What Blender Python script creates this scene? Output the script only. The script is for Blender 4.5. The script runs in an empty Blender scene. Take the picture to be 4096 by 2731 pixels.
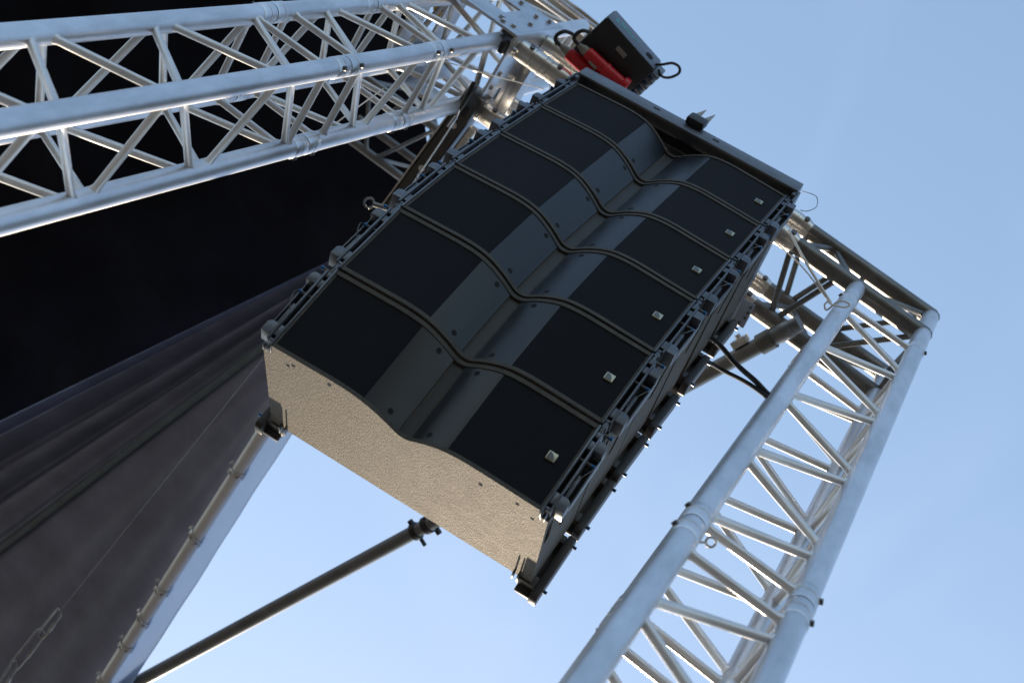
import bpy, bmesh, math, random
from mathutils import Vector, Matrix
random.seed(7)
S = bpy.context.scene
COL = S.collection
R = math.radians

# ------------------------------------------------------------------ camera
RM = ((0.8446107464, -0.3984110290, 0.3576329669),
      (0.4964320187, 0.8329298219, -0.2445059561),
      (-0.2004692938, 0.3840528138, 0.9012854700))
CR, CD, CF = (Vector(r) for r in RM)            # image right, image down, view direction
CAM = Vector((0.7448891464, -0.9763058702, 1.6))
FPX, PW, PH = 6028.4568, 4096.0, 2731.0
cam_d = bpy.data.cameras.new('camera')
cam = bpy.data.objects.new('camera', cam_d)
COL.objects.link(cam)
cam.matrix_world = Matrix(((CR.x, -CD.x, -CF.x, CAM.x), (CR.y, -CD.y, -CF.y, CAM.y),
                           (CR.z, -CD.z, -CF.z, CAM.z), (0, 0, 0, 1)))
cam_d.sensor_width = 36.0
cam_d.lens = 36.0 * FPX / PW
cam_d.clip_start = 0.05
cam_d.clip_end = 3000
cam_d.dof.use_dof = True
cam_d.dof.focus_distance = 3.75
cam_d.dof.aperture_fstop = 4.0
S.camera = cam

# ------------------------------------------------------------------ light
SUN_EL, SUN_AZ = R(31.5), R(-2.0)               # azimuth from +y towards +x
world = bpy.data.worlds.new('World')
S.world = world
world.use_nodes = True
nt = world.node_tree
bg = nt.nodes['Background']
sky = nt.nodes.new('ShaderNodeTexSky')
sky.sky_type = 'NISHITA'
sky.sun_disc = False
sky.sun_elevation = SUN_EL
sky.sun_rotation = SUN_AZ
sky.altitude = 0
sky.air_density = 1.0
sky.dust_density = 0.3
sky.ozone_density = 1.0
hsv = nt.nodes.new('ShaderNodeHueSaturation')      # sky colour grade: blue made richer and brighter ahead of the gamma
hsv.inputs['Saturation'].default_value = 1.16
hsv.inputs['Value'].default_value = 1.12
nt.links.new(sky.outputs['Color'], hsv.inputs['Color'])
gam = nt.nodes.new('ShaderNodeGamma')
gam.inputs['Gamma'].default_value = 0.60
nt.links.new(hsv.outputs['Color'], gam.inputs['Color'])
# faint cloud wisps: a little white mixed in by a stretched noise over the sky dome
wtc = nt.nodes.new('ShaderNodeTexCoord')
wmp = nt.nodes.new('ShaderNodeMapping')
wmp.inputs['Scale'].default_value = (2.2, 1.2, 2.0)
wnz = nt.nodes.new('ShaderNodeTexNoise')
wnz.inputs['Scale'].default_value = 2.6
wnz.inputs['Detail'].default_value = 7
wnz.inputs['Distortion'].default_value = 0.8
wrp = nt.nodes.new('ShaderNodeMapRange')
wrp.inputs['From Min'].default_value = 0.48
wrp.inputs['From Max'].default_value = 0.80
wrp.inputs['To Max'].default_value = 0.06
wmx = nt.nodes.new('ShaderNodeMix')
wmx.data_type = 'RGBA'
nt.links.new(wtc.outputs['Generated'], wmp.inputs['Vector'])
nt.links.new(wmp.outputs['Vector'], wnz.inputs['Vector'])
nt.links.new(wnz.outputs['Fac'], wrp.inputs['Value'])
nt.links.new(wrp.outputs['Result'], wmx.inputs['Factor'])
nt.links.new(gam.outputs['Color'], wmx.inputs['A'])
wmx.inputs['B'].default_value = (2.9, 3.05, 3.2, 1)
nt.links.new(wmx.outputs['Result'], bg.inputs['Color'])
bg.inputs['Strength'].default_value = 0.15
sun_d = bpy.data.lights.new('sun', 'SUN')
sun_d.energy = 3.1
sun_d.angle = R(0.6)
sun_d.color = (1.0, 0.80, 0.57)
sun = bpy.data.objects.new('sun', sun_d)
COL.objects.link(sun)
sdir = Vector((math.sin(SUN_AZ) * math.cos(SUN_EL), math.cos(SUN_AZ) * math.cos(SUN_EL), math.sin(SUN_EL)))
sun.rotation_euler = sdir.to_track_quat('Z', 'Y').to_euler()
sun.location = (0, 0, 30)
S.view_settings.view_transform = 'Standard'
S.view_settings.look = 'None'
S.view_settings.gamma = 1.0
S.view_settings.exposure = 1.48

# ------------------------------------------------------------------ helpers
K = 4096 / 2352.0


def ray(u, v):
    d = CR * ((u * K - PW / 2) / FPX) + CD * ((v * K - PH / 2) / FPX) + CF
    return d.normalized()


def P(u, v, z=None, y=None, x=None, d=None):
    """world point seen at (u, v) of the 2352 px wide view of the photo, at a height, plane or distance"""
    r = ray(u, v)
    if z is not None:
        t = (z - CAM.z) / r.z
    elif y is not None:
        t = (y - CAM.y) / r.y
    elif x is not None:
        t = (x - CAM.x) / r.x
    else:
        t = d
    return CAM + r * t


def mat(name, base, rough=0.5, metal=0.0, var=0.0, vscale=8.0, vstretch=(1, 1, 1), bump=0.0, bscale=200.0,
        bstretch=(1, 1, 1), rvar=0.0, base2=None, spec=0.5, bdist=0.002, coat=0.0):
    m = bpy.data.materials.new(name)
    m.use_nodes = True
    t = m.node_tree
    b = t.nodes['Principled BSDF']
    b.inputs['Base Color'].default_value = (*base, 1)
    b.inputs['Roughness'].default_value = rough
    b.inputs['Metallic'].default_value = metal
    b.inputs['Specular IOR Level'].default_value = spec
    b.inputs['Coat Weight'].default_value = coat
    b.inputs['Coat Roughness'].default_value = 0.38
    tc = t.nodes.new('ShaderNodeTexCoord')
    if var > 0 or rvar > 0 or base2:
        mp = t.nodes.new('ShaderNodeMapping')
        mp.inputs['Scale'].default_value = vstretch
        t.links.new(tc.outputs['Object'], mp.inputs['Vector'])
        n = t.nodes.new('ShaderNodeTexNoise')
        n.inputs['Scale'].default_value = vscale
        n.inputs['Detail'].default_value = 6
        n.inputs['Roughness'].default_value = 0.65
        t.links.new(mp.outputs['Vector'], n.inputs['Vector'])
        if var > 0 or base2:
            r = t.nodes.new('ShaderNodeValToRGB')
            lo = base2 if base2 else tuple(c * (1 - var) for c in base)
            hi = base if base2 else tuple(min(1, c * (1 + var)) for c in base)
            r.color_ramp.elements[0].position = 0.32
            r.color_ramp.elements[0].color = (*lo, 1)
            r.color_ramp.elements[1].position = 0.68
            r.color_ramp.elements[1].color = (*hi, 1)
            t.links.new(n.outputs['Fac'], r.inputs['Fac'])
            t.links.new(r.outputs['Color'], b.inputs['Base Color'])
        if rvar > 0:
            mr = t.nodes.new('ShaderNodeMapRange')
            mr.inputs['To Min'].default_value = max(0.02, rough - rvar)
            mr.inputs['To Max'].default_value = min(1, rough + rvar)
            t.links.new(n.outputs['Fac'], mr.inputs['Value'])
            t.links.new(mr.outputs['Result'], b.inputs['Roughness'])
    if bump > 0:
        mp2 = t.nodes.new('ShaderNodeMapping')
        mp2.inputs['Scale'].default_value = bstretch
        t.links.new(tc.outputs['Object'], mp2.inputs['Vector'])
        n2 = t.nodes.new('ShaderNodeTexNoise')
        n2.inputs['Scale'].default_value = bscale
        n2.inputs['Detail'].default_value = 3
        t.links.new(mp2.outputs['Vector'], n2.inputs['Vector'])
        bp = t.nodes.new('ShaderNodeBump')
        bp.inputs['Strength'].default_value = bump
        bp.inputs['Distance'].default_value = bdist
        t.links.new(n2.outputs['Fac'], bp.inputs['Height'])
        t.links.new(bp.outputs['Normal'], b.inputs['Normal'])
    return m


class MB:
    def __init__(self):
        self.v, self.f = [], []

    def add(self, vs, fs):
        o = len(self.v)
        self.v += [Vector(p) for p in vs]
        self.f += [tuple(o + i for i in q) for q in fs]
        return self

    def box(self, a, b, M=None, bev=0.0):
        x0, y0, z0 = (min(a[i], b[i]) for i in range(3))
        x1, y1, z1 = (max(a[i], b[i]) for i in range(3))
        if bev > 0:
            bm = bmesh.new()
            bmesh.ops.create_cube(bm, size=1)
            for q in bm.verts:
                q.co = Vector(((x0 + x1) / 2 + q.co.x * (x1 - x0), (y0 + y1) / 2 + q.co.y * (y1 - y0), (z0 + z1) / 2 + q.co.z * (z1 - z0)))
            bmesh.ops.bevel(bm, geom=bm.edges[:], offset=bev, segments=2, affect='EDGES', profile=0.5)
            bm.verts.index_update()
            vs = [q.co.copy() for q in bm.verts]
            fs = [tuple(q.index for q in f.verts) for f in bm.faces]
            bm.free()
        else:
            vs = [Vector(c) for c in ((x0, y0, z0), (x1, y0, z0), (x1, y1, z0), (x0, y1, z0), (x0, y0, z1), (x1, y0, z1), (x1, y1, z1), (x0, y1, z1))]
            fs = [(0, 3, 2, 1), (4, 5, 6, 7), (0, 1, 5, 4), (1, 2, 6, 5), (2, 3, 7, 6), (3, 0, 4, 7)]
        if M:
            vs = [M @ q for q in vs]
        return self.add(vs, fs)

    def path(self, pts, rad, seg=10, closed=False, caps=True):
        pts = [Vector(p) for p in pts]
        n = len(pts)
        rads = rad if isinstance(rad, (list, tuple)) else [rad] * n
        tang = []
        for i in range(n):
            if closed:
                t = pts[(i + 1) % n] - pts[i - 1]
            else:
                t = pts[min(i + 1, n - 1)] - pts[max(i - 1, 0)]
            tang.append(t.normalized())
        up = Vector((0, 0, 1)) if abs(tang[0].z) < 0.9 else Vector((1, 0, 0))
        e1 = tang[0].cross(up).normalized()
        vs, fs = [], []
        for i in range(n):
            e1 = (e1 - tang[i] * e1.dot(tang[i])).normalized()
            e2 = tang[i].cross(e1)
            for k in range(seg):
                a = 2 * math.pi * k / seg
                vs.append(pts[i] + (e1 * math.cos(a) + e2 * math.sin(a)) * rads[i])
        m = n if closed else n - 1
        for i in range(m):
            j = (i + 1) % n
            for k in range(seg):
                l = (k + 1) % seg
                fs.append((i * seg + k, i * seg + l, j * seg + l, j * seg + k))
        if caps and not closed:
            fs.append(tuple(range(seg - 1, -1, -1)))
            fs.append(tuple((n - 1) * seg + k for k in range(seg)))
        return self.add(vs, fs)

    def tube(self, a, b, r, seg=16, r2=None, caps=True):
        return self.path([a, b], [r, r if r2 is None else r2], seg, caps=caps)

    def lathe(self, a, axis, prof, seg=20):
        """prof = [(distance along axis, radius), ...] as stepped rings"""
        a = Vector(a)
        ax = Vector(axis).normalized()
        up = Vector((0, 0, 1)) if abs(ax.z) < 0.9 else Vector((1, 0, 0))
        e1 = ax.cross(up).normalized()
        e2 = ax.cross(e1)
        vs, fs = [], []
        for d, r in prof:
            for k in range(seg):
                w = 2 * math.pi * k / seg
                vs.append(a + ax * d + (e1 * math.cos(w) + e2 * math.sin(w)) * r)
        for i in range(len(prof) - 1):
            for k in range(seg):
                l = (k + 1) % seg
                fs.append((i * seg + k, i * seg + l, (i + 1) * seg + l, (i + 1) * seg + k))
        fs.append(tuple(range(seg - 1, -1, -1)))
        fs.append(tuple((len(prof) - 1) * seg + k for k in range(seg)))
        return self.add(vs, fs)

    def prism(self, outline, ax_o, ax_u, ax_v, ax_w, w0, w1):
        """outline (u, v) points extruded along ax_w from w0 to w1"""
        o, u, v, w = Vector(ax_o), Vector(ax_u), Vector(ax_v), Vector(ax_w)
        n = len(outline)
        vs = [o + u * a + v * b + w * w0 for a, b in outline] + [o + u * a + v * b + w * w1 for a, b in outline]
        fs = [tuple(range(n - 1, -1, -1)), tuple(range(n, 2 * n))]
        fs += [(i, (i + 1) % n, n + (i + 1) % n, n + i) for i in range(n)]
        return self.add(vs, fs)

    def build(self, name, m, parent=None, smooth=True, bevel=0.0, angle=35):
        me = bpy.data.meshes.new(name)
        me.from_pydata([tuple(q) for q in self.v], [], self.f)
        bm = bmesh.new()
        bm.from_mesh(me)
        bmesh.ops.recalc_face_normals(bm, faces=bm.faces[:])
        if bevel > 0:
            eds = [e for e in bm.edges if len(e.link_faces) == 2 and e.calc_face_angle() > R(40)]
            bmesh.ops.bevel(bm, geom=eds, offset=bevel, segments=2, affect='EDGES', profile=0.5, clamp_overlap=True)
        bm.to_mesh(me)
        bm.free()
        if smooth:
            for q in me.polygons:
                q.use_smooth = True
            me.set_sharp_from_angle(angle=R(angle))
        me.materials.append(m)
        o = bpy.data.objects.new(name, me)
        COL.objects.link(o)
        if parent:
            o.parent = parent
        return o


def tag(o, label, cat, group=None):
    o['label'] = label
    o['category'] = cat
    if group:
        o['group'] = group
    return o


def empty(name, M=None, label=None, cat=None, group=None):
    o = bpy.data.objects.new(name, None)
    o.empty_display_size = 0.05
    COL.objects.link(o)
    if M is not None:
        o.matrix_world = M
    if label:
        tag(o, label, cat, group)
    return o


def frame(o, x, y, z):
    return Matrix(((x.x, y.x, z.x, o.x), (x.y, y.y, z.y, o.y), (x.z, y.z, z.z, o.z), (0, 0, 0, 1)))


def rrect(w, h, r, n=5):
    pts = []
    for cx, cy, a0 in ((w / 2 - r, h / 2 - r, 0), (-w / 2 + r, h / 2 - r, 90), (-w / 2 + r, -h / 2 + r, 180), (w / 2 - r, -h / 2 + r, 270)):
        for i in range(n + 1):
            a = R(a0 + 90 * i / n)
            pts.append((cx + r * math.cos(a), cy + r * math.sin(a)))
    return pts


def dup(root, M):
    def cp(o, par):
        c = o.copy()
        COL.objects.link(c)
        c.parent = par
        for ch in list(o.children):
            cp(ch, c)
        return c
    r = cp(root, None)
    r.matrix_world = M
    return r


def spline(pts, n=8):
    pts = [Vector(p) for p in pts]
    q = [pts[0] * 2 - pts[1]] + pts + [pts[-1] * 2 - pts[-2]]
    out = []
    for i in range(1, len(q) - 2):
        for k in range(n):
            t = k / n
            a, b, c, d = q[i - 1], q[i], q[i + 1], q[i + 2]
            out.append(0.5 * ((2 * b) + (c - a) * t + (2 * a - 5 * b + 4 * c - d) * t * t + (3 * b - a - 3 * c + d) * t ** 3))
    out.append(pts[-1])
    return out


# ------------------------------------------------------------------ materials
M_ALU = mat('aluminium', (0.62, 0.65, 0.70), 0.36, 0.75, var=0.16, vscale=16, vstretch=(1, 1, .35), rvar=0.10, bump=0.12, bscale=60, bdist=0.001)
M_BRACE = mat('brace aluminium', (0.64, 0.65, 0.67), 0.42, 0.50, var=0.10, vscale=14, rvar=0.08)
M_CAST = mat('machined aluminium', (0.58, 0.57, 0.55), 0.38, 1.0, var=0.12, vscale=20, rvar=0.1)
M_PLATE = mat('aluminium plate', (0.55, 0.56, 0.58), 0.3, 1.0, var=0.15, vscale=10, rvar=0.12, bump=0.1, bscale=20)
M_WEATH = mat('weathered aluminium', (0.15, 0.15, 0.145), 0.42, 0.75, var=0.3, vscale=12, rvar=0.12, bump=0.2, bscale=90)
M_STEEL = mat('galvanised steel', (0.58, 0.58, 0.58), 0.38, 1.0, var=0.15, vscale=25, rvar=0.1)
M_LINK = mat('dull zinc', (0.30, 0.31, 0.32), 0.42, 0.8, var=0.2, vscale=40)
M_DARKSTEEL = mat('dark steel', (0.10, 0.10, 0.10), 0.45, 0.7, var=0.25, vscale=20)
M_BLACK = mat('black enamel', (0.10, 0.12, 0.155), 0.36, 0.0, var=0.2, vscale=20, rvar=0.1)
M_BLACKPL = mat('black plastic', (0.012, 0.012, 0.013), 0.45)
M_HOLE = mat('dark recess', (0.004, 0.004, 0.005), 0.9)  # near-black colour carries the shade inside holes and rail cavities
M_BODY = mat('textured black cabinet paint', (0.068, 0.064, 0.056), 0.72, 0.0, var=0.20, vscale=24, bump=0.7, bscale=620, bstretch=(1.0, 0.16, 1.0), rvar=0.08, spec=0.32, bdist=0.0019)
M_GRILLE = mat('grille cloth', (0.0070, 0.0082, 0.0122), 0.85, 0.0, var=0.30, vscale=450, bump=0.6, bscale=500, spec=0.20, bdist=0.001)
M_HORN = mat('satin grey horn plastic', (0.0085, 0.0115, 0.0165), 0.34, 0.0, var=0.14, vscale=14, rvar=0.08, spec=0.36, bump=0.05, bscale=300)
M_SLOT = mat('waveguide slot', (0.022, 0.022, 0.021), 0.6, 0.0, var=0.15, vscale=30)
M_RIG = mat('rigging steel', (0.085, 0.10, 0.125), 0.38, 0.25, var=0.2, vscale=30, rvar=0.1)
M_BRKT = mat('worn black bracket', (0.034, 0.034, 0.036), 0.5, 0.1, var=0.25, vscale=30)
M_BLUE = mat('blue anodised pin', (0.02, 0.10, 0.24), 0.3, 0.6)
M_BADGE = mat('badge metal', (0.42, 0.41, 0.31), 0.4, 0.6)
M_BADGED = mat('badge dark', (0.10, 0.11, 0.12), 0.4)
M_TARP = mat('dark tarpaulin', (0.195, 0.225, 0.33), 0.40, 0.0, var=0.2, vscale=5, bump=0.25, bscale=30, rvar=0.1)
M_DRAPE = mat('black stage drape', (0.010, 0.0125, 0.022), 0.9, 0.0, var=0.3, vscale=3, bump=0.3, bscale=12, spec=0.15)
M_FLAP = mat('grey blue tarpaulin', (0.20, 0.24, 0.32), 0.5, 0.0, var=0.12, vscale=9, bump=0.2, bscale=14)
_t = M_FLAP.node_tree                               # thin sheet: part of the sky light comes through it
_mix = _t.nodes.new('ShaderNodeMixShader')
_tr = _t.nodes.new('ShaderNodeBsdfTranslucent')
_tr.inputs['Color'].default_value = (0.60, 0.74, 0.95, 1)
_mix.inputs['Fac'].default_value = 0.55
_t.links.new(_t.nodes['Principled BSDF'].outputs['BSDF'], _mix.inputs[1])
_t.links.new(_tr.outputs['BSDF'], _mix.inputs[2])
_t.links.new(_mix.outputs['Shader'], _t.nodes['Material Output'].inputs['Surface'])
M_PALE = mat('pale roof cover', (0.40, 0.37, 0.33), 0.7, 0.0, var=0.1, vscale=4)
M_RED = mat('red plug plastic', (0.50, 0.012, 0.022), 0.35, 0.0, var=0.1, vscale=30)
M_GREYPL = mat('grey plastic', (0.26, 0.26, 0.23), 0.5)
M_YEL = mat('yellow paint', (0.65, 0.36, 0.02), 0.45)
M_ROPE = mat('white cord', (0.80, 0.76, 0.70), 0.8, 0.0, bump=0.4, bscale=400)
M_CABLE = mat('black cable', (0.016, 0.017, 0.019), 0.5)
M_TEAL = mat('teal marking', (0.05, 0.32, 0.32), 0.5)
M_GROUND = mat('ground', (0.040, 0.036, 0.031), 0.95, 0.0, var=0.3, vscale=0.4)
M_POLE = mat('scaffold tube', (0.19, 0.20, 0.21), 0.38, 0.6, var=0.2, vscale=8, rvar=0.1)

for _m in (M_GRILLE, M_HORN, M_RIG):                # every cabinet has aged a little differently
    _t = _m.node_tree
    _b = _t.nodes['Principled BSDF']
    _src = _b.inputs['Base Color'].links[0].from_socket
    _oi = _t.nodes.new('ShaderNodeObjectInfo')
    _mr = _t.nodes.new('ShaderNodeMapRange')
    _mr.inputs['To Min'].default_value = 0.75
    _mr.inputs['To Max'].default_value = 1.3
    _hs = _t.nodes.new('ShaderNodeHueSaturation')
    _t.links.new(_oi.outputs['Random'], _mr.inputs['Value'])
    _t.links.new(_mr.outputs['Result'], _hs.inputs['Value'])
    _t.links.new(_src, _hs.inputs['Color'])
    _t.links.new(_hs.outputs['Color'], _b.inputs['Base Color'])

# ------------------------------------------------------------------ ground
g = MB()
g.add([(-800, -800, 0), (800, -800, 0), (800, 800, 0), (-800, 800, 0)], [(0, 1, 2, 3)])
go = g.build('ground', M_GROUND, smooth=False)
go['kind'] = 'structure'

# ------------------------------------------------------------------ trusses
RT = Matrix(((0.992961, -0.118393, -0.003353), (0.118413, 0.992944, 0.006441), (0.002567, -0.006792, 0.999974)))
X0 = Vector((0.7365, 0.373, 6.175))
SX, SY, SZ = RT.col[0].copy(), RT.col[1].copy(), RT.col[2].copy()
HS, SPAN, TR, BR = 0.12, 1.60, 0.026, 0.0095


def T(x, y, z):
    return X0 + SX * x + SY * y + SZ * z


CH = {'A': (-HS, -HS), 'B': (HS, -HS), 'C': (HS, HS), 'D': (-HS, HS)}


def truss(name, label, M, z0, z1, nodes, first, ends=(), group='truss sections of the stage frame', m_ch=None, m_br=None,
          couple=(True, True), tr=TR, br=BR):
    """square four chord truss along local z; nodes = z of a zigzag that starts on chords A and C (first='A') or B and D"""
    m_ch = m_ch or M_ALU
    m_br = m_br or M_BRACE
    root = empty(name, M, label, 'truss', group)
    for k in 'ABCD':
        x, y = CH[k]
        MB().tube((x, y, z0), (x, y, z1), tr, 24).build('chord', m_ch, root)
        for e, on in ((z0, couple[0]), (z1, couple[1])):
            if on:
                s = 1 if e == z0 else -1
                c = MB().lathe((x, y, e), (0, 0, s), [(0.0, tr + .0008), (.003, tr + .002), (.030, tr + .002), (.0315, tr + .0008),
                                                      (.0345, tr + .0008), (.036, tr + .002), (.060, tr + .002), (.063, tr + .0004)], 24)
                c.build('coupler', M_ALU, root)
                b = MB()
                ang = {'A': 200, 'B': -30, 'C': 45, 'D': 135}[k]
                dx, dy = math.cos(R(ang)), math.sin(R(ang))
                b.tube((x + dx * tr, y + dy * tr, e + s * .046), (x + dx * (tr + .008), y + dy * (tr + .008), e + s * .046), .0065, 8)
                b.build('bolt', M_DARKSTEEL, root)
    faces = (('A', 'B'), ('C', 'B'), ('C', 'D'), ('A', 'D'))
    for p, q in faces:
        segs = []
        for i in range(len(nodes) - 1):
            a, b = (p, q) if (i % 2 == 0) == (first == 'A') else (q, p)
            dz = .024 if nodes[i + 1] > nodes[i] else -.024
            segs.append((CH[a], nodes[i] + dz, CH[b], nodes[i + 1] - dz))
        for e in ends:
            segs.append((CH[p], e, CH[q], e + .008))
        for a, za, b, zb in segs:
            va, vb = Vector((*a, za)), Vector((*b, zb))
            d = (vb - va).normalized()
            va = va + d * tr * .72
            vb = vb - d * tr * .72
            L = (vb - va).length
            w = .011
            MB().lathe(va, d, [(0, br + .004), (w * .7, br + .003), (w * 1.3, br), (L - w * 1.3, br), (L - w * .7, br + .003), (L, br + .004)], 14).build('brace', m_br, root)
    return root


MV = frame(X0, SX, SY, SZ)
ML = frame(T(-SPAN, 0, 0), SX, SY, SZ)
zig = lambda a, b, s: [a + (b - a) * i / s for i in range(s + 1)]
truss('tower_truss', 'upper section of the right tower, beneath the dark corner block', MV, -2.073, -.165,
      [-.28, -.50, -.73, -.92, -1.19, -1.38, -1.62, -1.82, -2.02], 'A', ends=(-.225, -2.035))
truss('tower_truss', 'lower section of the right tower, running out of the bottom of the picture', MV, -6.14, -2.077,
      [-2.20, -2.42] + zig(-2.63, -5.95, 16), 'B', ends=(-2.165, -6.0))
truss('tower_truss', 'lower section of the left tower, running out at the left picture edge', ML, -6.14, -1.147,
      [-1.21, -1.43, -1.645, -1.90, -2.075, -2.31, -2.51, -2.74, -2.94] + zig(-3.16, -5.95, 13), 'A', ends=(-1.235,))
truss('tower_truss', 'short middle section of the left tower, below the shiny sleeve block', ML, -1.143, -.562,
      [-1.07, -.83, -.62], 'B', ends=(-1.045,))
truss('tower_truss', 'top section of the left tower, passing up through the shiny sleeve block', ML, -.558, .80,
      [-.51, -.37, -.17, .05, .26, .48, .70], 'B', ends=(-.53, .745), couple=(True, False))

# horizontal truss between sleeve and corner block : local z runs along +x of the frame
MH = frame(T(0, 0, .12), SZ, SY * -1, SX)      # local x = up, local y = towards the front
truss('bridge_truss', 'horizontal truss above the speaker stack, between sleeve block and dark corner block', MH, -1.225, -.455,
      [-1.16, -.98, -.80, -.66, -.50], 'B', couple=(False, False), m_ch=M_ALU)


def big_coupler(x0, x1, k, label):
    y, z = {'FL': (-HS, 0), 'FH': (-HS, .24), 'BL': (HS, 0), 'BH': (HS, .24)}[k]
    L = x1 - x0
    r = TR + .008
    pr = [(0, r - .003), (.003, r), (L * .28, r), (L * .285, r - .0025), (L * .30, r - .0025), (L * .305, r), (L * .46, r), (L * .465, r + .002),
          (L * .50, r + .002), (L * .505, r), (L * .60, r), (L * .605, r - .002), (L * .63, r - .002), (L * .635, r), (L - .02, r), (L, r - .006)]
    root = MB().lathe(T(x0, y, z), SX, pr, 28).build('truss_coupler', M_CAST)
    tag(root, label, 'coupler', 'machined couplers of the bridge truss')
    for t in (.2, .74):
        b = MB()
        c = T(x0 + L * t, y, z)
        dd = (SY * -1 * .8 + SZ * -.35).normalized()
        b.tube(c + dd * (r - .002), c + dd * (r + .006), .009, 10)
        b.build('bolt', M_DARKSTEEL, root)
    return root


for k, w in (('FL', 'front lower'), ('FH', 'front upper'), ('BL', 'rear lower'), ('BH', 'rear upper')):
    big_coupler(-1.425, -1.222, k, 'shiny machined coupler on the sleeve block, %s of the four' % w)
    big_coupler(-.46, -.345, k, 'short silver coupler joining the dark corner block, %s of the four' % w)

# corner block on the right tower (weathered)
cb = empty('corner_block', MV, 'dark weathered box corner joining the right tower to the bridge truss', 'corner block')
for (y, z) in ((-HS, 0), (-HS, .24), (HS, 0), (HS, .24)):
    MB().path([(-.352, y, z), (HS + .004, y, z), (HS + .020, y, z), (HS + .027, y, z)], [TR + .003, TR + .003, TR - .004, TR - .014], 24).build('arm_tube', M_WEATH, cb)
for k in 'ABCD':
    x, y = CH[k]
    top = .245 if k in 'BC' else 0.0
    MB().path([(x, y, -.168), (x, y, top + .006), (x, y, top + .018), (x, y, top + .024)], [TR + .001, TR + .001, TR - .006, TR - .016], 24).build('leg_tube', M_ALU, cb)
    if k in 'D':
        MB().tube((x, y, .02), (x, y, .22), BR, 12).build('brace', M_WEATH, cb)
for y in (-HS, HS):
    for a, b in (((-.36, y, 0), (-.25, y, .24)), ((-.25, y, .24), (-.12, y, 0)), ((-.12, y, 0.0), (.12, y, .24)), ((-.12, y, 0), (.12, y, 0))):
        MB().tube(a, b, BR, 12).build('brace', M_WEATH, cb)
for z in (0, .24):
    for a, b in (((-.36, -HS, z), (-.28, HS, z)), ((-.27, HS, z), (-.18, -HS, z)), ((-.12, -HS, z), (-.12, HS, z)), ((.12, -HS, z), (-.12, HS, z))):
        MB().tube(a, b, BR, 12).build('brace', M_WEATH, cb)
for a, b in (((.12, -HS, 0), (.12, HS, .24)), ((.12, -HS, 0.02), (.12, HS, 0.0))):
    MB().tube(a, b, BR, 12).build('brace', M_WEATH, cb)


# ------------------------------------------------------------------ sleeve block on the left tower
def plate_hole(mb, u0, u1, v0, v1, hu0, hu1, hv0, hv1, w0, w1, ax):
    """rectangular plate with a rectangular opening, ax(u, v, w) -> point"""
    o = [(u0, v0), (u1, v0), (u1, v1), (u0, v1)]
    h = [(hu0, hv0), (hu1, hv0), (hu1, hv1), (hu0, hv1)]
    vs = [ax(*q, w0) for q in o] + [ax(*q, w0) for q in h] + [ax(*q, w1) for q in o] + [ax(*q, w1) for q in h]
    fs = []
    for i in range(4):
        j = (i + 1) % 4
        fs += [(i, j, 4 + j, 4 + i), (8 + i, 12 + i, 12 + j, 8 + j), (i, 8 + i, 8 + j, j), (4 + i, 4 + j, 12 + j, 12 + i)]
    return mb.add(vs, fs)


sb = empty('sleeve_block', ML, 'shiny aluminium sleeve block with cut-outs around the left tower', 'sleeve block')
Q = .165
p = MB(); plate_hole(p, -Q, Q, -.09, .36, -.085, .055, .06, .22, -Q, -Q - .010, lambda u, v, w: (u, w, v)); p.build('front_plate', M_PLATE, sb, bevel=.002)
p = MB(); plate_hole(p, -Q - .01, Q + .01, -.09, .36, .035, .085, .01, .07, Q, Q + .010, lambda u, v, w: (w, u, v)); p.build('side_plate', M_PLATE, sb, bevel=.002)
p = MB(); plate_hole(p, -Q - .01, Q + .01, -.09, .36, -.06, .06, .05, .2, -Q, -Q - .010, lambda u, v, w: (w, u, v)); p.build('side_plate', M_PLATE, sb, bevel=.002)
p = MB(); plate_hole(p, -Q, Q, -.09, .36, -.06, .06, .05, .2, Q, Q + .010, lambda u, v, w: (u, w, v)); p.build('back_plate', M_PLATE, sb, bevel=.002)
for sx in (-1, 1):
    for sy in (-1, 1):
        MB().box((sx * (Q - .002), sy * (Q - .002), -.085), (sx * (Q - .045), sy * (Q - .012), -.01), bev=.002).build('guide_block', M_DARKSTEEL, sb)
        MB().box((sx * (HS + .0265), sy * (HS - .02), -.11), (sx * (Q - .001), sy * (HS + .02), -.06), bev=.003).build('guide_roller', M_BLACKPL, sb)
bl = [(-.12, -.055), (.10, -.055), (.13, -.03), (.10, .26), (.135, .31), (-.13, .30), (.08, -.02), (.02, .30), (.135, .12), (-.10, .02)]
for (u, v) in bl:
    MB().lathe((u, -Q - .009, v), (0, -1, 0), [(0, .014), (.002, .014), (.0025, .009), (.010, .009), (.011, .007)], 8).build('bolt', M_STEEL, sb)
for (u, v) in [(-.12, -.05), (-.03, -.05), (.13, -.04), (-.135, .30), (.0, .12), (-.09, .10), (.10, .26), (.02, -.055)]:
    MB().lathe((Q + .009, u, v), (1, 0, 0), [(0, .014), (.002, .014), (.0025, .009), (.010, .009), (.011, .007)], 8).build('bolt', M_STEEL, sb)
MB().box((Q + .0105, -.13, .12), (Q + .05, .13, .13), bev=.002).build('flange', M_PLATE, sb)

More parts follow.
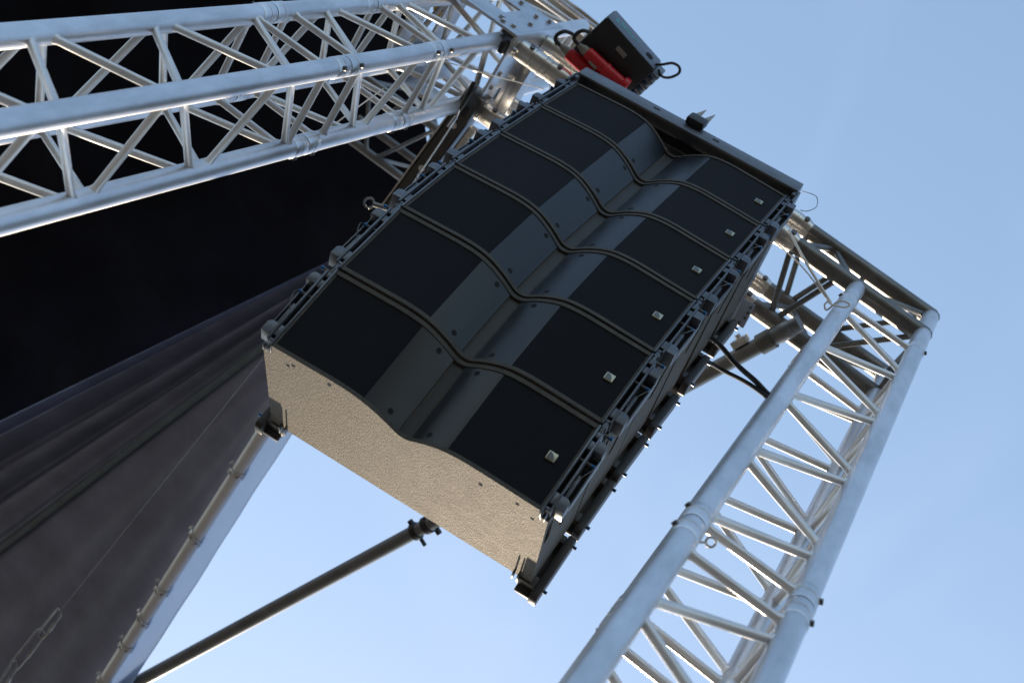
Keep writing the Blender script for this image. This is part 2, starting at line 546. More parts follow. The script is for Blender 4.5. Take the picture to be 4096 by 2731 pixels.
# long outrigger beam reaching back from the sleeve under the roof
bA, bB = P(1105, 215, z=6.10), P(895, 500, z=6.13)
bx = (bB - bA).normalized()
by = Vector((0, 0, 1)).cross(bx).normalized()
bz = bx.cross(by)
ob = empty('outrigger_beam', frame(bA, bx, by, bz), 'dark steel beam reaching back from the sleeve block behind the speakers', 'beam')
Lb = (bB - bA).length + .5
MB().box((0, -.030, -.04), (Lb, .030, .04), bev=.004).build('beam', mat('dark beam steel', (.09, .09, .09), .28, .9, var=.2, vscale=14), ob)
MB().box((0, .032, -.046), (Lb, .038, .046), bev=.002).build('edge_strip', M_CAST, ob)
MB().tube((.10, -.056, -.02), (Lb, -.053, -.02), .018, 16).build('side_tube', M_CAST, ob)
for t in (.12, .30, .47, .62, .8):
    MB().lathe((Lb * t, 0, -.040), (0, 0, -1), [(0, .012), (.006, .012), (.007, .008)], 8).build('bolt', M_STEEL, ob)

# stub of roof truss behind the beam
MS = frame(P(905, 420, z=6.28), SZ, SX * -1 * .0 + SY, SX * -1)
MS = frame(P(962, 322, z=6.9), SY, SZ, SX)
truss('roof_truss', 'small dim roof truss end sticking out under the black roof beside the speakers', MS, -.30, .30,
      [-.27, -.10, .10, .28], 'A', couple=(False, False), m_ch=M_POLE, m_br=M_POLE, tr=.017, br=.008)

# ------------------------------------------------------------------ loudspeakers
HB, DEP, HW, HIN = .2587, .386, .365, .3415
PR = [(0, .0545), (.010, .0535), (.018, .0500), (.04, .0340), (.06, .0215), (.08, .0110), (.10, .0030), (.12, -.0020), (.145, -.0050), (.18, -.0060), (.25, -.0035), (.3415, 0)]


def prof(x):
    x = abs(x)
    for i in range(len(PR) - 1):
        if x <= PR[i + 1][0]:
            x0, y0 = PR[i]
            x1, y1 = PR[i + 1]
            m0 = (PR[i + 1][1] - PR[i - 1][1]) / (PR[i + 1][0] - PR[i - 1][0]) if i > 0 else 0
            m1 = (PR[i + 2][1] - y0) / (PR[i + 2][0] - x0) if i + 2 < len(PR) else (y1 - y0) / (x1 - x0)
            h = x1 - x0
            t = (x - x0) / h
            return (2 * t ** 3 - 3 * t * t + 1) * y0 + (t ** 3 - 2 * t * t + t) * h * m0 + (-2 * t ** 3 + 3 * t * t) * y1 + (t ** 3 - t * t) * h * m1
    return 0.0


TT, TB = math.tan(R(4.6)), math.tan(R(3.9))
ztop = lambda y: -.0045 - TT * max(y, 0)
zbot = lambda y: -HB + .0045 + TB * max(y, 0)
LIP, REC = .0105, .0075


def make_cabinet(boolean=True):
    root = empty('line_array_speaker')
    xs = [-HW, -HIN - .0004, -HIN]
    n = 60
    xs += [-HIN + 2 * HIN * i / n for i in range(1, n)]
    xs += [HIN, HIN + .0004, HW]
    vs, fs = [], []
    for x in xs:
        y = prof(x) if abs(x) <= HIN + 1e-6 else .032
        r = REC if abs(x) <= HIN - .004 else .0005
        vs += [(x, y, ztop(y)), (x, y, ztop(y) - LIP), (x, y + r, ztop(y) - LIP - .001), (x, y + r, zbot(y) + LIP + .001), (x, y, zbot(y) + LIP), (x, y, zbot(y)),
               (x, DEP, zbot(DEP)), (x, DEP, ztop(DEP))]
    m = 8
    for i in range(len(xs) - 1):
        for k in range(m):
            l = (k + 1) % m
            fs.append((i * m + k, i * m + l, (i + 1) * m + l, (i + 1) * m + k))
    fs.append(tuple(range(m)))
    fs.append(tuple((len(xs) - 1) * m + k for k in range(m - 1, -1, -1)))
    body = MB().add(vs, fs).build('cabinet', M_BODY, root, angle=30)
    # grip recesses in both cheeks, cut for real
    cut = MB()
    for s in (-1, 1):
        for (yc, zc, L, H, a) in ((.128, -.222, .105, .024, 2), (.175, -.122, .105, .026, -26)):
            o = rrect(L, H, H * .49, 6)
            ca, sa = math.cos(R(a)), math.sin(R(a))
            cut.prism([(yc + u * ca - v * sa, zc + u * sa + v * ca) for u, v in o], (0, 0, 0), (0, 1, 0), (0, 0, 1), (1, 0, 0), s * (HW - .045), s * (HW + .02))
    co = cut.build('cutter', M_HOLE, smooth=False)
    md = body.modifiers.new('b', 'BOOLEAN')
    md.operation = 'DIFFERENCE'
    md.object = co
    md.solver = 'EXACT'
    dg = bpy.context.evaluated_depsgraph_get()
    me = bpy.data.meshes.new_from_object(body.evaluated_get(dg))
    body.modifiers.clear()
    if len(me.polygons) > 60:
        body.data = me
        me.materials.clear()
        me.materials.append(M_BODY)
        for q in me.polygons:
            q.material_index = 0
            q.use_smooth = True
        me.set_sharp_from_angle(angle=R(30))
    bpy.data.objects.remove(co)

    def skin(x0, x1, n, off, th, z0, z1):
        mb = MB()
        v, f = [], []
        for i in range(n + 1):
            x = x0 + (x1 - x0) * i / n
            y = prof(x) + off
            v += [(x, y, z0), (x, y, z1), (x, y + th, z1), (x, y + th, z0)]
        for i in range(n):
            for k in range(4):
                l = (k + 1) % 4
                f.append((i * 4 + k, i * 4 + l, i * 4 + 4 + l, i * 4 + 4 + k))
        f += [(0, 1, 2, 3), (n * 4 + 3, n * 4 + 2, n * 4 + 1, n * 4)]
        return mb.add(v, f)
    zt, zb = -.0045 - LIP - .0015, -HB + .0045 + LIP + .0015
    HX, SL = .107, .0165
    for s in (-1, 1):
        a, b = sorted((s * (HIN - .0045), s * (HX + .0005)))
        skin(a, b, 24, .0030, .004, zt, zb).build('grille', M_GRILLE, root, angle=50)
        a, b = sorted((s * HX, s * SL))
        hp = skin(a, b, 20, .0022, .005, zt, zb).build('horn_panel', M_HORN, root, angle=50)
        for zz in (-.033, -.2235):
            for xx in ((.050),):
                x = s * xx
                y = prof(x) + .0022
                sl = (prof(x + .002 * s) - prof(x - .002 * s)) / .004
                nrm = Vector((sl * s * s, -1, 0)).normalized()
                nrm = Vector(((prof(x + .002) - prof(x - .002)) / .004, -1, 0)).normalized()
                MB().lathe(Vector((x, y, zz)) + nrm * -.0005, nrm, [(0, .0072), (.0009, .0072), (.001, .0055), (.0008, .0045)], 14).build('screw', M_HOLE, hp)
    sp = MB()
    yb = prof(0)
    sp.box((-.0135, yb + .0062, zt), (.0135, yb + .0085, zb))
    sp.build('waveguide_slot', M_SLOT, root, smooth=False)
    # badge
    bd = MB().box((.2865, -.0032, -.1430), (.3085, .0038, -.1210), bev=.001).build('badge', M_BADGE, root)
    o = [(.2888, -.1408)] + [(.2888 + .0158 * math.sin(R(t)), -.1408 + .0172 * math.cos(R(t))) for t in range(0, 91, 10)]
    MB().prism(o, (0, 0, 0), (1, 0, 0), (0, 0, 1), (0, 1, 0), -.0042, -.0030).build('emblem', M_BADGED, bd, smooth=False)
    # rigging at the four corners
    for s in (-1, 1):
        fr = MB()
        X = lambda a: s * a
        fr.box((X(.3425), -.003, -.004), (X(.3470), .030, -.2545))                 # inner strip
        fr.box((X(.3585), -.003, -.020), (X(.3630), .030, -.2430))                 # outer strip
        for z0, z1 in ((-.020, -.034), (-.046, -.068), (-.196, -.226), (-.236, -.243)):
            fr.box((X(.3473), .001, z0), (X(.3582), .028, z1))
        fr.build('front_rail', M_RIG, root, bevel=.0012)
        br = MB()
        # outer bracket with rounded corners: a wall and two bridges
        for z0, z1 in ((-.038, -.066), (-.198, -.232)):
            w = (z0 - z1)
            o = [(.3632, z0), (.3745, z0)] + [(.3745 + .012 * math.sin(R(t)), z0 - .012 + .012 * math.cos(R(t))) for t in (20, 40, 60, 80)] + [(.3865, z1), (.3632, z1)]
            br.prism(o, (0, 0, 0), (s, 0, 0), (0, 0, 1), (0, 1, 0), -.002, .040)
        br.box((X(.3830), .020, -.0662), (X(.3867), .046, -.1998))
        br.box((X(.3660), .010, -.130), (X(.3735), .026, -.196))
        br.build('rail_bracket', M_RIG, root, bevel=.0012)
        ln = MB()
        ln.box((X(.3475), .0285, -.006), (X(.3580), .0312, -.252))
        ln.box((X(.3580), .0285, -.006), (X(.3632), .0312, -.0195))
        ln.build('rail_shade', M_HOLE, root, smooth=False)  # added near-black boxes standing in for shade between the rail strips
        MB().box((X(.3655), .030, -.068), (X(.3825), .045, -.198)).build('bracket_shade', M_HOLE, root, smooth=False)  # added near-black box, the bracket cavity's shade as colour
        lk = MB()
        lk.box((X(.3485), .004, .014), (X(.3570), .022, -.030))
        lk.build('link_bar', M_RIG, root, bevel=.001)
        for zz, xo in ((-.094, .376), (-.012, .374)):
            pn = MB()
            pn.tube((X(.3440), .013, zz), (X(xo), .013, zz), .0042, 12)
            pb = pn.build('locking_pin', M_DARKSTEEL, root)
            MB().tube((X(xo), .013, zz), (X(xo + .009), .013, zz), .0046, 12).build('pin_tip', M_BLUE, pb)
            if zz < -.05:
                w = spline([(X(xo + .010), .012, zz), (X(xo + .010), -.002, zz - .016), (X(xo + .002), -.006, zz - .040), (X(xo - .010), .002, zz - .062), (X(.366), .010, zz - .080)], 6)
                MB().path(w, .0010, 6).build('lanyard', M_DARKSTEEL, pb)
        # rear bracket: upright rounded bar standing off the cheek
        rb = MB()
        o = rrect(.190, .046, .014, 5)
        rb.prism([(b, a - .160) for a, b in o], (s * .384, .412, 0), (0, 1, 0), (0, 0, 1), (s, 0, 0), -.008, .012)
        rb.box((X(.330), .3865, -.078), (X(.3758), .420, -.098))
        rb.box((X(.330), .3865, -.205), (X(.3758), .420, -.232))
        rb.box((X(.335), .4205, -.070), (X(.3758), .432, -.246))
        rb.build('rear_bracket', M_BRKT, root, bevel=.0018)
        for zz in (-.086, -.222):
            pn = MB().tube((X(.340), .402, zz), (X(.399), .402, zz), .0042, 10).build('locking_pin', M_DARKSTEEL, root)
            MB().tube((X(.399), .402, zz), (X(.406), .402, zz), .0045, 10).build('pin_tip', M_BLUE, pn)
        for xx in (.318, .331):
            MB().box((X(xx), .362, zbot(.37) - .012), (X(xx + .004), .392, zbot(.37) + .012), bev=.0006).build('link_prong', M_RIG, root)
        for xx in (.348, .3572):
            MB().box((X(xx), .002, -.262), (X(xx + .003), .020, -.250), bev=.0006).build('link_prong', M_RIG, root)
    return root


ROWS = [(0, 5.7903), (0.04486, 5.53605), (0.09469, 5.28273), (0.14977, 5.03049), (0.22749, 4.78429), (0.34288, 4.55333)]
PIT = [0.17463, 0.19424, 0.21501, 0.30577, 0.46334, 0.60802]
LAB = ['topmost black speaker cabinet of the hanging stack, tucked under the black flying beam',
       'black speaker cabinet second from the top of the hanging stack',
       'black speaker cabinet third from the top of the hanging stack',
       'black speaker cabinet third from the bottom of the hanging stack',
       'black speaker cabinet second from the bottom of the hanging stack',
       'lowest black speaker cabinet, its tan sunlit underside showing']
proto = make_cabinet()
bpy.context.view_layer.update()
for i in range(6):
    Mx = Matrix.Translation((0, *ROWS[i])) @ Matrix.Rotation(PIT[i], 4, 'X')
    if i == 0:
        o = proto
        o.matrix_world = Mx
    else:
        o = dup(proto, Mx)
    tag(o, LAB[i], 'loudspeaker', 'cabinets of the hanging line array')

# little screw rings on the underside of the lowest cabinet
for (x, y) in ((-.30, .045), (-.285, .03), (-.19, .018), (.20, .05), (.29, .035), (.33, .06)):
    MB().lathe((x, y, zbot(y) + .0006), (0, -math.sin(math.atan(TB)), -1), [(0, .005), (.0012, .005), (.0013, .0028), (.0006, .0026)], 12).build('screw', M_DARKSTEEL, o)

# ------------------------------------------------------------------ flying beam
MB1 = Matrix.Translation((0, *ROWS[0])) @ Matrix.Rotation(PIT[0], 4, 'X')
fb = empty('flying_beam', MB1, 'black steel flying frame lying across the top of the speaker stack', 'rigging frame')
f = MB()
f.box((-.362, -.014, .034), (.364, -.007, .097))
f.box((-.362, -.0068, .090), (.364, .060, .097))
f.build('front_channel', M_BLACK, fb, bevel=.002)
f = MB()
f.box((-.362, -.0068, .012), (-.352, .46, .0898))
f.box((.354, -.0068, .012), (.364, .46, .0898))
f.build('side_arm', M_BLACK, fb, bevel=.002)
MB().box((-.351, .045, .012), (.353, .055, .0856), bev=.002).build('inner_web', M_BLACKPL, fb)
MB().box((-.03, .0605, .02), (.03, .46, .10), bev=.003).build('spine', M_BLACK, fb)
MB().box((-.351, .45, .02), (.353, .46, .0856), bev=.002).build('rear_bar', M_BLACK, fb)
for x in (-.112, .085):
    MB().box((x - .010, -.0148, .066), (x + .010, -.0138, .074)).build('slot', M_HOLE, fb, smooth=False)
for s in (-1, 1):
    MB().box((s * .3655, -.006, -.03), (s * .372, .030, .05), bev=.001).build('end_lug', M_RIG, fb)
w = spline([(.372, -.01, .055), (.415, -.02, .045), (.432, -.01, .005), (.418, 0, -.03), (.40, .005, -.035)], 6)
MB().path(w, .0011, 6).build('lanyard', M_DARKSTEEL, fb)

ic = empty('inclinometer', MB1, 'small black sensor box with two pointed tips clipped on the flying frame', 'sensor')
MB().box((-.022, -.042, .068), (.036, -.0145, .118), bev=.008).build('housing', M_BLACKPL, ic)
for x in (-.006, .024):
    MB().tube((x, -.028, .116), (x + .004, -.028, .205), .011, 12, r2=.001).build('spike', M_GREYPL, ic)

# ------------------------------------------------------------------ chain hoist
hc = P(1420, 126, d=4.86)
a_ax = (CR * .67 + CD * .74)
b_ax = (CR * .74 - CD * .67)
th = R(20)
fv = ray(1432, 125)
a_ax = (a_ax - fv * a_ax.dot(fv)).normalized()
b_ax = (b_ax - fv * b_ax.dot(fv)).normalized()
b2 = b_ax * math.cos(th) - fv * math.sin(th)
n2 = -fv * math.cos(th) - b_ax * math.sin(th)
hm = frame(hc, a_ax, b2, n2)                   # local x long axis, y to the lettered face, z to the camera
ch = empty('chain_hoist', hm, 'black electric chain hoist with red plugs above the flying frame', 'hoist')
MB().box((-.112, -.13, -.11), (.112, .052, -.0), bev=.006).build('housing', M_BLACKPL, ch)
MB().box((-.108, .0525, -.104), (.108, .056, -.004), bev=.0015).build('side_cover', mat('blue grey cover', (.10, .12, .17), .4), ch)
random.seed(3)
lt = MB()
for i, (u0, v0, u1, v1) in enumerate([(-.085, -.030, -.072, -.016), (-.085, -.046, -.078, -.032), (-.066, -.030, -.045, -.022), (-.066, -.050, -.058, -.034), (-.052, -.050, -.045, -.026),
                                      (-.040, -.032, -.018, -.024), (-.040, -.050, -.020, -.043), (-.014, -.034, -.004, -.022), (.0, -.042, .016, -.032)]):
    lt.box((u0, .0561, v0 - .02), (u1, .0566, v1 - .02))
lt.build('lettering', M_TEAL, ch, smooth=False)
for i in range(7):
    y = .040 - i * .025
    MB().box((.1125, y - .0065, -.105), (.142, y + .0065, -.004), bev=.004).build('cooling_fin', M_BLACK, ch)  # lighter than the housing: sky light put into the fin colour
for (x, y) in ((.07, .0563),):
    MB().lathe((x, y, -.05), (0, 1, 0), [(0, .014), (.002, .014), (.0025, .010)], 14).build('cable_port', M_HOLE, ch)
lp = [(.10 + .004, .058, -.04), (.118, .078, -.03), (.135, .104, -.03), (.158, .112, -.03), (.172, .098, -.03), (.165, .070, -.03), (.150, .052, -.03), (.136, .050, -.03), (.120, .056, -.03)]
MB().path(spline(lp, 4), .0046, 8).build('carry_handle', M_BLACKPL, ch)
MB().box((-.02, .006, .0005), (.02, .022, .003)).build('rating_plate', M_GREYPL, ch)
for j, s0 in enumerate((Vector((-.073, -.060, .034)), Vector((-.112, -.108, .034)))):
    d0 = Vector((.99, .10, 0)).normalized()
    pl = MB().lathe(s0, d0, [(0, .018), (.004, .021), (.075, .021), (.078, .0235), (.086, .0235), (.090, .021), (.145, .022), (.149, .031), (.166, .031), (.168, .024)], 20).build('power_plug', M_RED, ch)
    MB().lathe(s0, -d0, [(0, .016), (.012, .015), (.030, .008), (.034, .008)], 16).build('cable_gland', M_GREYPL, pl)
    e = s0 - d0 * .034
    q = [e, e - d0 * .022 + Vector((0, .004, .004)), e + Vector((-.030, .018, .002)), e + Vector((-.022, .040, -.008)), e + Vector((.0, .045, -.03))]
    MB().path(spline(q, 5), .0065, 8).build('power_lead', M_CABLE, pl)
    tp = s0 + d0 * .045 + Vector((-.004, -.008, .016))
    if j == 0:
        MB().box(tp + Vector((-.016, -.010, -.006)), tp + Vector((.018, .012, .004)), bev=.004).build('tape', M_GREYPL, pl)
hk = MB()
c1 = P(1462, 90, d=4.86)
hk.tube(hm @ Vector((-.02, -.04, -.06)), T(-1.02, -.12, .27), .006, 8)
tag(hk.build('hoist_chain', M_DARKSTEEL), 'short dark chain tying the black hoist up to the truss', 'chain')

# ------------------------------------------------------------------ roof, drapes, tarp
def sheet(pts, nu, nv, fold=None, th=.004):
    """bilinear patch pts = [p00, p10, p11, p01]; returns MB with thickness along its normal"""
    p00, p10, p11, p01 = pts
    nrm = (p10 - p00).cross(p01 - p00).normalized()
    if nrm.dot(CAM - p00) < 0:
        nrm = -nrm
    mb = MB()
    v = []
    for i in range(nu + 1):
        for j in range(nv + 1):
            u, w = i / nu, j / nv
            p = p00 * (1 - u) * (1 - w) + p10 * u * (1 - w) + p11 * u * w + p01 * (1 - u) * w
            v.append(p + nrm * (fold(u, w) if fold else 0))
    m = (nu + 1) * (nv + 1)
    v += [q - nrm * th for q in v]
    f = []
    at = lambda i, j: i * (nv + 1) + j
    for i in range(nu):
        for j in range(nv):
            f.append((at(i, j), at(i + 1, j), at(i + 1, j + 1), at(i, j + 1)))
            f.append((m + at(i, j), m + at(i, j + 1), m + at(i + 1, j + 1), m + at(i + 1, j)))
    for i in range(nu):
        for j in (0, nv):
            f.append((at(i, j), at(i + 1, j), m + at(i + 1, j), m + at(i, j)))
    for j in range(nv):
        for i in (0, nu):
            f.append((at(i, j), at(i, j + 1), m + at(i, j + 1), m + at(i, j)))
    return mb.add(v, f)


random.seed(11)
# black roof lining far above
zr = 7.3
rl = sheet([P(-500, -420, z=zr), P(905, -300, z=zr), P(1010, 520, z=zr - .25), P(-500, 1250, z=zr - .35)], 60, 50,
           lambda u, w: .05 * math.sin(u * 17 + 4 * w) * math.sin(w * 7 + 1) + .03 * math.sin(u * 31 - w * 15))
tag(rl.build('roof_drape', M_DRAPE, angle=80), 'black stage roof lining filling the upper left behind the left tower', 'drape')

# folded tarpaulin stretched as a fan between drape and edge tube
zt0 = 6.12
p00, p10 = P(965, 485, z=zt0 + .06), P(800, 688, z=zt0)       # near end: dark edge, tube edge
p01, p11 = P(-560, 1185, z=zt0 + .36), P(60, 1848, z=zt0)      # far end


def folds(u, w):
    a = .25 + .75 * w
    k = max(0.0, 1 - u / .50)
    ph = math.pi / 2 + u * 30 + .45 * math.sin(w * 3) * u + .30 * math.sin(u * 17) + .25 * math.sin(u * 41 + 1)
    g1 = .17 * ((1 - abs(math.sin(ph))) ** 1.5 - .35 + .06 * math.sin(u * 113 + 1.2 + w)) * min(1, k * 2.2) - .32 * max(0, 1 - u / .15) ** 2
    g2 = .010 * math.sin(u * 34 + 2 + .8 * math.sin(w * 2.2)) * (1 - k)
    return a * (g1 + g2)


tp = sheet([p00, p10, p11, p01], 150, 30, folds)
tarp = tag(tp.build('stage_tarp', M_TARP, angle=80), 'dark folded tarpaulin stretched across the lower left', 'tarpaulin')
sm = MB()
us = .47
q = []
for i in range(31):
    w_ = i / 30
    q.append((p00 * (1 - us) * (1 - w_) + p10 * us * (1 - w_) + p11 * us * w_ + p01 * (1 - us) * w_) + Vector((0, 0, -.016)))
sm.path(q, .014, 8)
sm.build('piped_seam', mat('seam piping', (.09, .13, .16), .45, var=.2, vscale=20), tarp)

# edge tube, its ties and the flap outside it
e0, e1 = P(740, 784, z=6.06), P(60, 1848, z=6.06)
eo = MB().tube(e0, e1, .0285, 24).build('edge_tube', mat('bright tube', (.74, .75, .77), .36, .25, var=.08, vscale=12))
tag(eo, 'silver tube along the tarpaulin edge, wrapped with ties', 'tube')
ed = (e1 - e0).normalized()
side = ed.cross(Vector((0, 0, 1))).normalized()
if side.dot(CR) < 0:
    side = -side
for i, (u, v) in enumerate(((541, 1072), (444, 1218), (366, 1338), (326, 1408), (287, 1470), (240, 1558))):
    c = P(u, v, z=6.06)
    c = e0 + ed * (c - e0).dot(ed)
    root = MB()
    tilt = ed * (.35 if i % 2 else -.25)
    ring = []
    for k in range(16):
        t = 2 * math.pi * k / 16
        ring.append(c + (side * math.cos(t) + Vector((0, 0, 1)) * math.sin(t)) * .0325 + tilt * .03 * math.cos(t))
    root.path(ring, .0042, 7, closed=True)
    ring2 = [q + ed * .011 * (1 + math.sin(3 * k)) for k, q in enumerate(ring)]
    root.path(ring2, .0035, 7, closed=True)
    root.path(spline([ring[8], c - side * .040 - ed * .012, c - side * .046 + ed * .004], 4), .0030, 7)
    to = root.build('tarp_tie', M_STEEL)
    nm = ['nearest the speaker stack', 'second from the speaker stack', 'third from the speaker stack', 'third from the bottom frame edge', 'second from the bottom frame edge', 'at the bottom frame edge'][i]
    tag(to, 'pale tie wrapped round the silver edge tube, %s' % nm, 'tie', 'ties along the edge tube')
fp = [P(762, 775, z=6.05), P(795, 800, z=6.02), P(190, 1745, z=5.98), P(135, 1750, z=6.05)]
fl = sheet(fp, 14, 60, lambda u, w: .002 * math.sin(w * 17 + u * 2) * u + .0015 * math.sin(w * 43 + 1) * u, th=.003)
tag(fl.build('tarp_flap', M_FLAP, angle=80), 'blue grey strip of tarpaulin hanging beside the silver edge tube', 'flap')

# pale roof cover high at the top
pc = sheet([P(1150, -120, z=7.6), P(1225, -60, z=7.6), P(1430, 95, z=7.5), P(1240, 150, z=7.5)], 10, 20, lambda u, w: .01 * math.sin(w * 14))
tag(pc.build('roof_cover', M_PALE, angle=80), 'pale roof sheet above the sleeve block, behind the hoist', 'roof')
for i, (a, b) in enumerate((((1215, -20), (1345, 78)), ((1255, -20), (1370, 66)))):
    t = MB().tube(P(*a, z=7.2), P(*b, z=7.2), .012 if i == 0 else .009, 10)
    tag(t.build('roof_rail', M_ALU), ['thicker silver rod under the pale roof sheet', 'thinner silver rod along the pale roof sheet edge'][i], 'rod')

# yellow block hanging inside the top of the left tower
yk = empty('pulley_block', Matrix.Translation(P(1030, 22, z=6.62)), 'yellow and black pulley block inside the top of the left tower', 'pulley')
MB().lathe((0, 0, -.02), CF, [(-.03, .03), (-.028, .045), (.022, .045), (.025, .03)], 20).build('cheek', M_YEL, yk)
MB().lathe((0, 0, -.02), CF, [(-.036, .014), (-.031, .02), (.03, .02)], 14).build('axle', M_BLACKPL, yk)
MB().path(spline([(.0, 0, .02), (.01, .0, .06), (-.01, .01, .10), (-.03, .01, .09)], 5), .008, 8).build('hook', M_DARKSTEEL, yk)

# ------------------------------------------------------------------ bracing tube with its clamps
q0, q1 = P(1838, 742, z=6.03), P(130, 1666, z=6.03)
bt = MB().tube(q0, q1, .0255, 28).build('bracing_tube', M_POLE)
tag(bt, 'long scaffold tube slanting behind the speakers to the lower left', 'tube')
qd = (q1 - q0).normalized()
qs = qd.cross(Vector((0, 0, 1))).normalized()
MB().lathe(q0 + qd * .03, qd, [(0, .0275), (.002, .0285), (.05, .0285), (.052, .0275)], 24).build('end_sleeve', M_POLE, bt)
sc = empty('swivel_clamp', frame(q0 + qd * .12, qd, qs, qd.cross(qs)), 'swivel clamp fixing the scaffold tube under the dark corner block', 'clamp')
MB().lathe((-.025, 0, 0), (1, 0, 0), [(0, .026), (.001, .033), (.049, .033), (.05, .026)], 20).build('tube_jaw', M_WEATH, sc)
sg = 1 if (qd.cross(qs)).z > 0 else -1
MB().box((-.024, -.022, sg * .030), (.024, .022, sg * .085), bev=.004).build('swivel_body', M_WEATH, sc)
MB().lathe((-.028, .0, sg * .06), (-1, 0, 0), [(0, .012), (.016, .012), (.018, .007), (.03, .007)], 10).build('clamp_nut', M_STEEL, sc)
MB().box((.045, -.05, -.018), (.10, -.0265, .018), bev=.003).build('hinge_plate', M_PLATE, sc)
MB().tube((.07, -.05, 0), (.07, -.062, 0), .010, 10).build('clamp_nut', M_STEEL, sc)

c = P(966, 1211, z=6.03)
c = q0 + qd * (c - q0).dot(qd)
hcq = empty('half_clamp', frame(c, qd, qs, qd.cross(qs)), 'black half clamp round the scaffold tube just under the lowest speaker', 'clamp')
for t in (-.028, .024):
    MB().lathe((t - .010, 0, 0), (1, 0, 0), [(0, .026), (.001, .032), (.019, .032), (.020, .026)], 18).build('jaw', M_BLACKPL, hcq)
MB().box((.017, .028, -.007), (.028, .060, .007), bev=.003).build('arm', M_BLACKPL, hcq)
MB().box((.015, -.028, -.010), (.030, -.045, .010), bev=.003).build('arm', M_BLACKPL, hcq)
MB().box((-.060, .026, -.010), (-.045, .048, .010), bev=.003).build('arm', M_BLACKPL, hcq)
MB().box((-.053, -.046, -.008), (-.042, -.026, .008), bev=.003).build('arm', M_BLACKPL, hcq)
MB().tube((-.0475, -.046, 0), (-.0475, -.056, 0), .007, 8).build('clamp_nut', M_STEEL, hcq)

# ------------------------------------------------------------------ wires, cords, cables
for j, (pts, lab, r) in enumerate((
        ([(1560, 745, 4.30), (1640, 782, 4.25), (1690, 835, 4.15), (1735, 875, 4.05), (1762, 903, 4.0), (1790, 925, 3.95)], 'thicker black cable looping from the speakers to the right tower', .0075),
        ([(1560, 800, 4.30), (1628, 832, 4.25), (1665, 853, 4.18), (1705, 873, 4.10), (1740, 895, 4.02), (1785, 930, 3.94)], 'lower black cable joining the loop to the right tower', .0065))):
    q = [P(u, v, d=d) for u, v, d in pts]
    tag(MB().path(spline(q, 8), r, 10).build('speaker_cable', M_CABLE), lab, 'cable', 'cables to the right tower')
q = [P(1772, 548, d=4.55), P(1840, 610, d=4.5), P(1904, 692, d=4.42)]
tag(MB().path(spline(q, 4), .0022, 7).build('white_cord', M_ROPE), 'thin white cord stretched from the speakers to the right tower top', 'cord')
q = [P(1812, 530, d=4.6), P(1850, 600, d=4.5), P(1908, 695, d=4.42)]
tag(MB().path(spline(q, 4), .0042, 7).build('white_cord', M_ROPE), 'thicker white cord running past the couplers to the right tower top', 'cord')
kn = MB()
pts = [(1904, 690), (1894, 700), (1898, 712), (1910, 704), (1922, 694), (1938, 692), (1952, 700), (1940, 706), (1920, 702), (1908, 698), (1900, 690)]
kn.path(spline([P(u, v, d=4.36 - .004 * i) for i, (u, v) in enumerate(pts)], 5), .0028, 7)
tag(kn.build('cord_knot', M_ROPE), 'white knotted cord loop tied on the right tower top', 'knot')

q = [P(1087, 195, d=4.62), P(1060, 245, d=4.64), P(1040, 285, d=4.66), P(960, 405, d=4.70), P(915, 470, d=4.74), P(880, 520, d=4.78)]
ws = tag(MB().path(spline(q, 4), .0022, 7).build('steel_wire', M_STEEL), 'steel wire with black grip running from the sleeve block down behind the speakers', 'wire')
MB().path([P(1089, 188, d=4.60), P(1082, 205, d=4.60), P(1064, 238, d=4.62), P(1057, 252, d=4.63)], [.006, .010, .009, .005], 10).build('grip', M_BLACKPL, ws)
MB().path([P(1048, 268, d=4.62), P(1030, 292, d=4.63)], [.006, .006], 10).build('ferrule', M_CAST, ws)
q = [P(700, 345, d=4.30), P(770, 300, d=4.3), P(830, 272, d=4.3), P(905, 235, d=4.3)]
q = [P(640, 360, d=3.95), P(720, 320, d=4.2), P(800, 262, d=4.35), P(880, 205, d=4.5), P(1040, 130, d=4.6), P(1100, 160, d=4.65), P(1230, 205, d=4.7)]
tag(MB().path(spline([q[0], q[1], q[2], q[3]], 6), .002, 6).build('tie_wire', M_ROPE), 'pale loose wire crossing the left tower braces', 'wire')
q = [P(985, 130, d=4.5), P(1100, 165, d=4.6), P(1250, 205, d=4.7)]
tag(MB().path(spline(q, 6), .0018, 6).build('tie_wire', M_ROPE), 'thin pale wire running from the left tower to the top of the stack', 'wire')

# eye rod poking out left of the stack
er = empty('eye_rod', Matrix.Translation(P(848, 466, d=4.85)), 'small tan eye rod poking out left of the speaker stack', 'rod')
rd = (P(915, 487, d=4.80) - P(848, 466, d=4.85))
MB().tube(rd * .16, rd * 1.6, .0085, 12).build('shank', M_POLE, er)
ring = [(CR * math.cos(t) + CD * math.sin(t)) * .016 for t in [2 * math.pi * k / 20 for k in range(20)]]
MB().path(ring, .0038, 8, closed=True).build('eye', M_POLE, er)

# wire rope with quick links, lower left
zw = 5.88
wq = [P(630, 790, z=zw), P(133, 1408, z=zw)]
tag(MB().tube(*wq, .0014, 8).build('wire_rope', M_LINK), 'thin steel wire rope stretched across the tarpaulin to the quick links', 'wire')


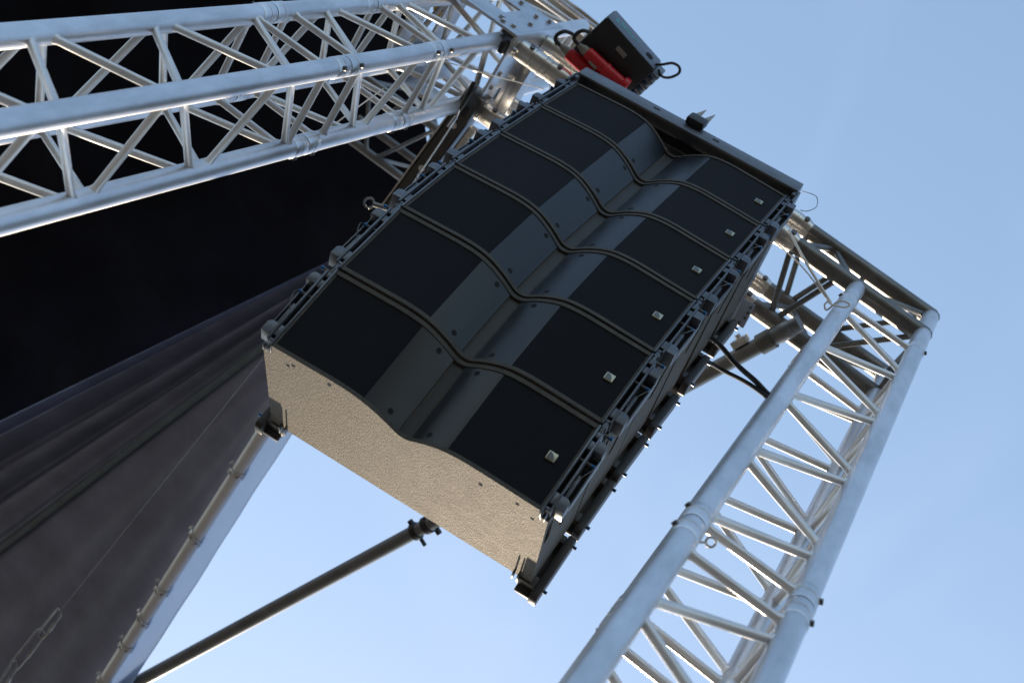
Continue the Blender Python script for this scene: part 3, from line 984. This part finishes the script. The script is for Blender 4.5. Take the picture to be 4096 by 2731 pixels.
def link(u0, v0, u1, v1, wpx, label, rad=.0044, twist=0.0):
    a, b = P(u0, v0, z=zw), P(u1, v1, z=zw)
    ax = (b - a).normalized()
    s = ax.cross(CF).normalized()
    s = s * math.cos(twist) + ax.cross(s) * math.sin(twist)
    L = (b - a).length
    W = wpx * K / FPX * 6.2
    pts = []
    for k in range(12):
        t = math.pi * k / 11
        pts.append(a + ax * (W * .5 * (1 - math.sin(t))) + s * (W * .5 * math.cos(t)))
    for k in range(12):
        t = math.pi * k / 11
        pts.append(b - ax * (W * .5 * (1 - math.sin(t))) - s * (W * .5 * math.cos(t)))
    o = MB().path(pts, rad, 8, closed=True).build('quick_link', M_LINK)
    tag(o, label, 'link', 'quick links on the wire rope')
    c0 = (a + b) / 2 + s * W * .5
    MB().lathe(c0 - ax * L * .14, ax, [(0, rad * 1.2), (.002, rad * 1.7), (L * .28 - .002, rad * 1.7), (L * .28, rad * 1.2)], 8).build('nut', M_LINK, o)


link(138, 1402, 92, 1460, 20, 'steel link at the wire rope end, uppermost of the three', twist=.5)
link(98, 1448, 30, 1532, 20, 'steel quick link with a long nut, middle of the three', twist=0)
link(38, 1520, -8, 1590, 24, 'steel shackle link half out of the lower left corner', twist=.7)

# perforated bracket plate beside the stack
pm = frame(P(1693, 716, d=4.62), CR, CD, CF)
pb = empty('perforated_bracket', pm, 'small blue grey bracket with bolt holes beside the stack edge', 'bracket')
rr = Matrix.Rotation(R(28), 4, 'Z')
MB().box((-.045, -.045, -.004), (.040, .036, .004), M=rr, bev=.003).build('plate', mat('grey paint', (.20, .23, .29), .45), pb)
for (u, v) in ((.030, -.030), (.030, -.012), (.030, .006), (-.012, .028), (.004, .028), (.020, .026)):
    o_ = MB().lathe(rr @ Vector((u, v, -.004)), (0, 0, -1), [(0, .0045), (.002, .0045), (.0022, .002)], 8)
    o_.build('bolt', M_DARKSTEEL, pb)

# eye on the right tower chord
eo = empty('lifting_eye', Matrix.Translation(T(-HS, -HS, -2.115) + CR * .045 + CD * .012), 'small steel eye screwed into the right tower below its joint', 'eye bolt')
MB().path([(CR * math.cos(t) + CD * math.sin(t)) * .009 for t in [2 * math.pi * k / 16 for k in range(16)]], .0026, 7, closed=True).build('ring', M_STEEL, eo)
MB().tube(CR * -.03, CR * -.009, .0028, 8).build('shank', M_STEEL, eo)
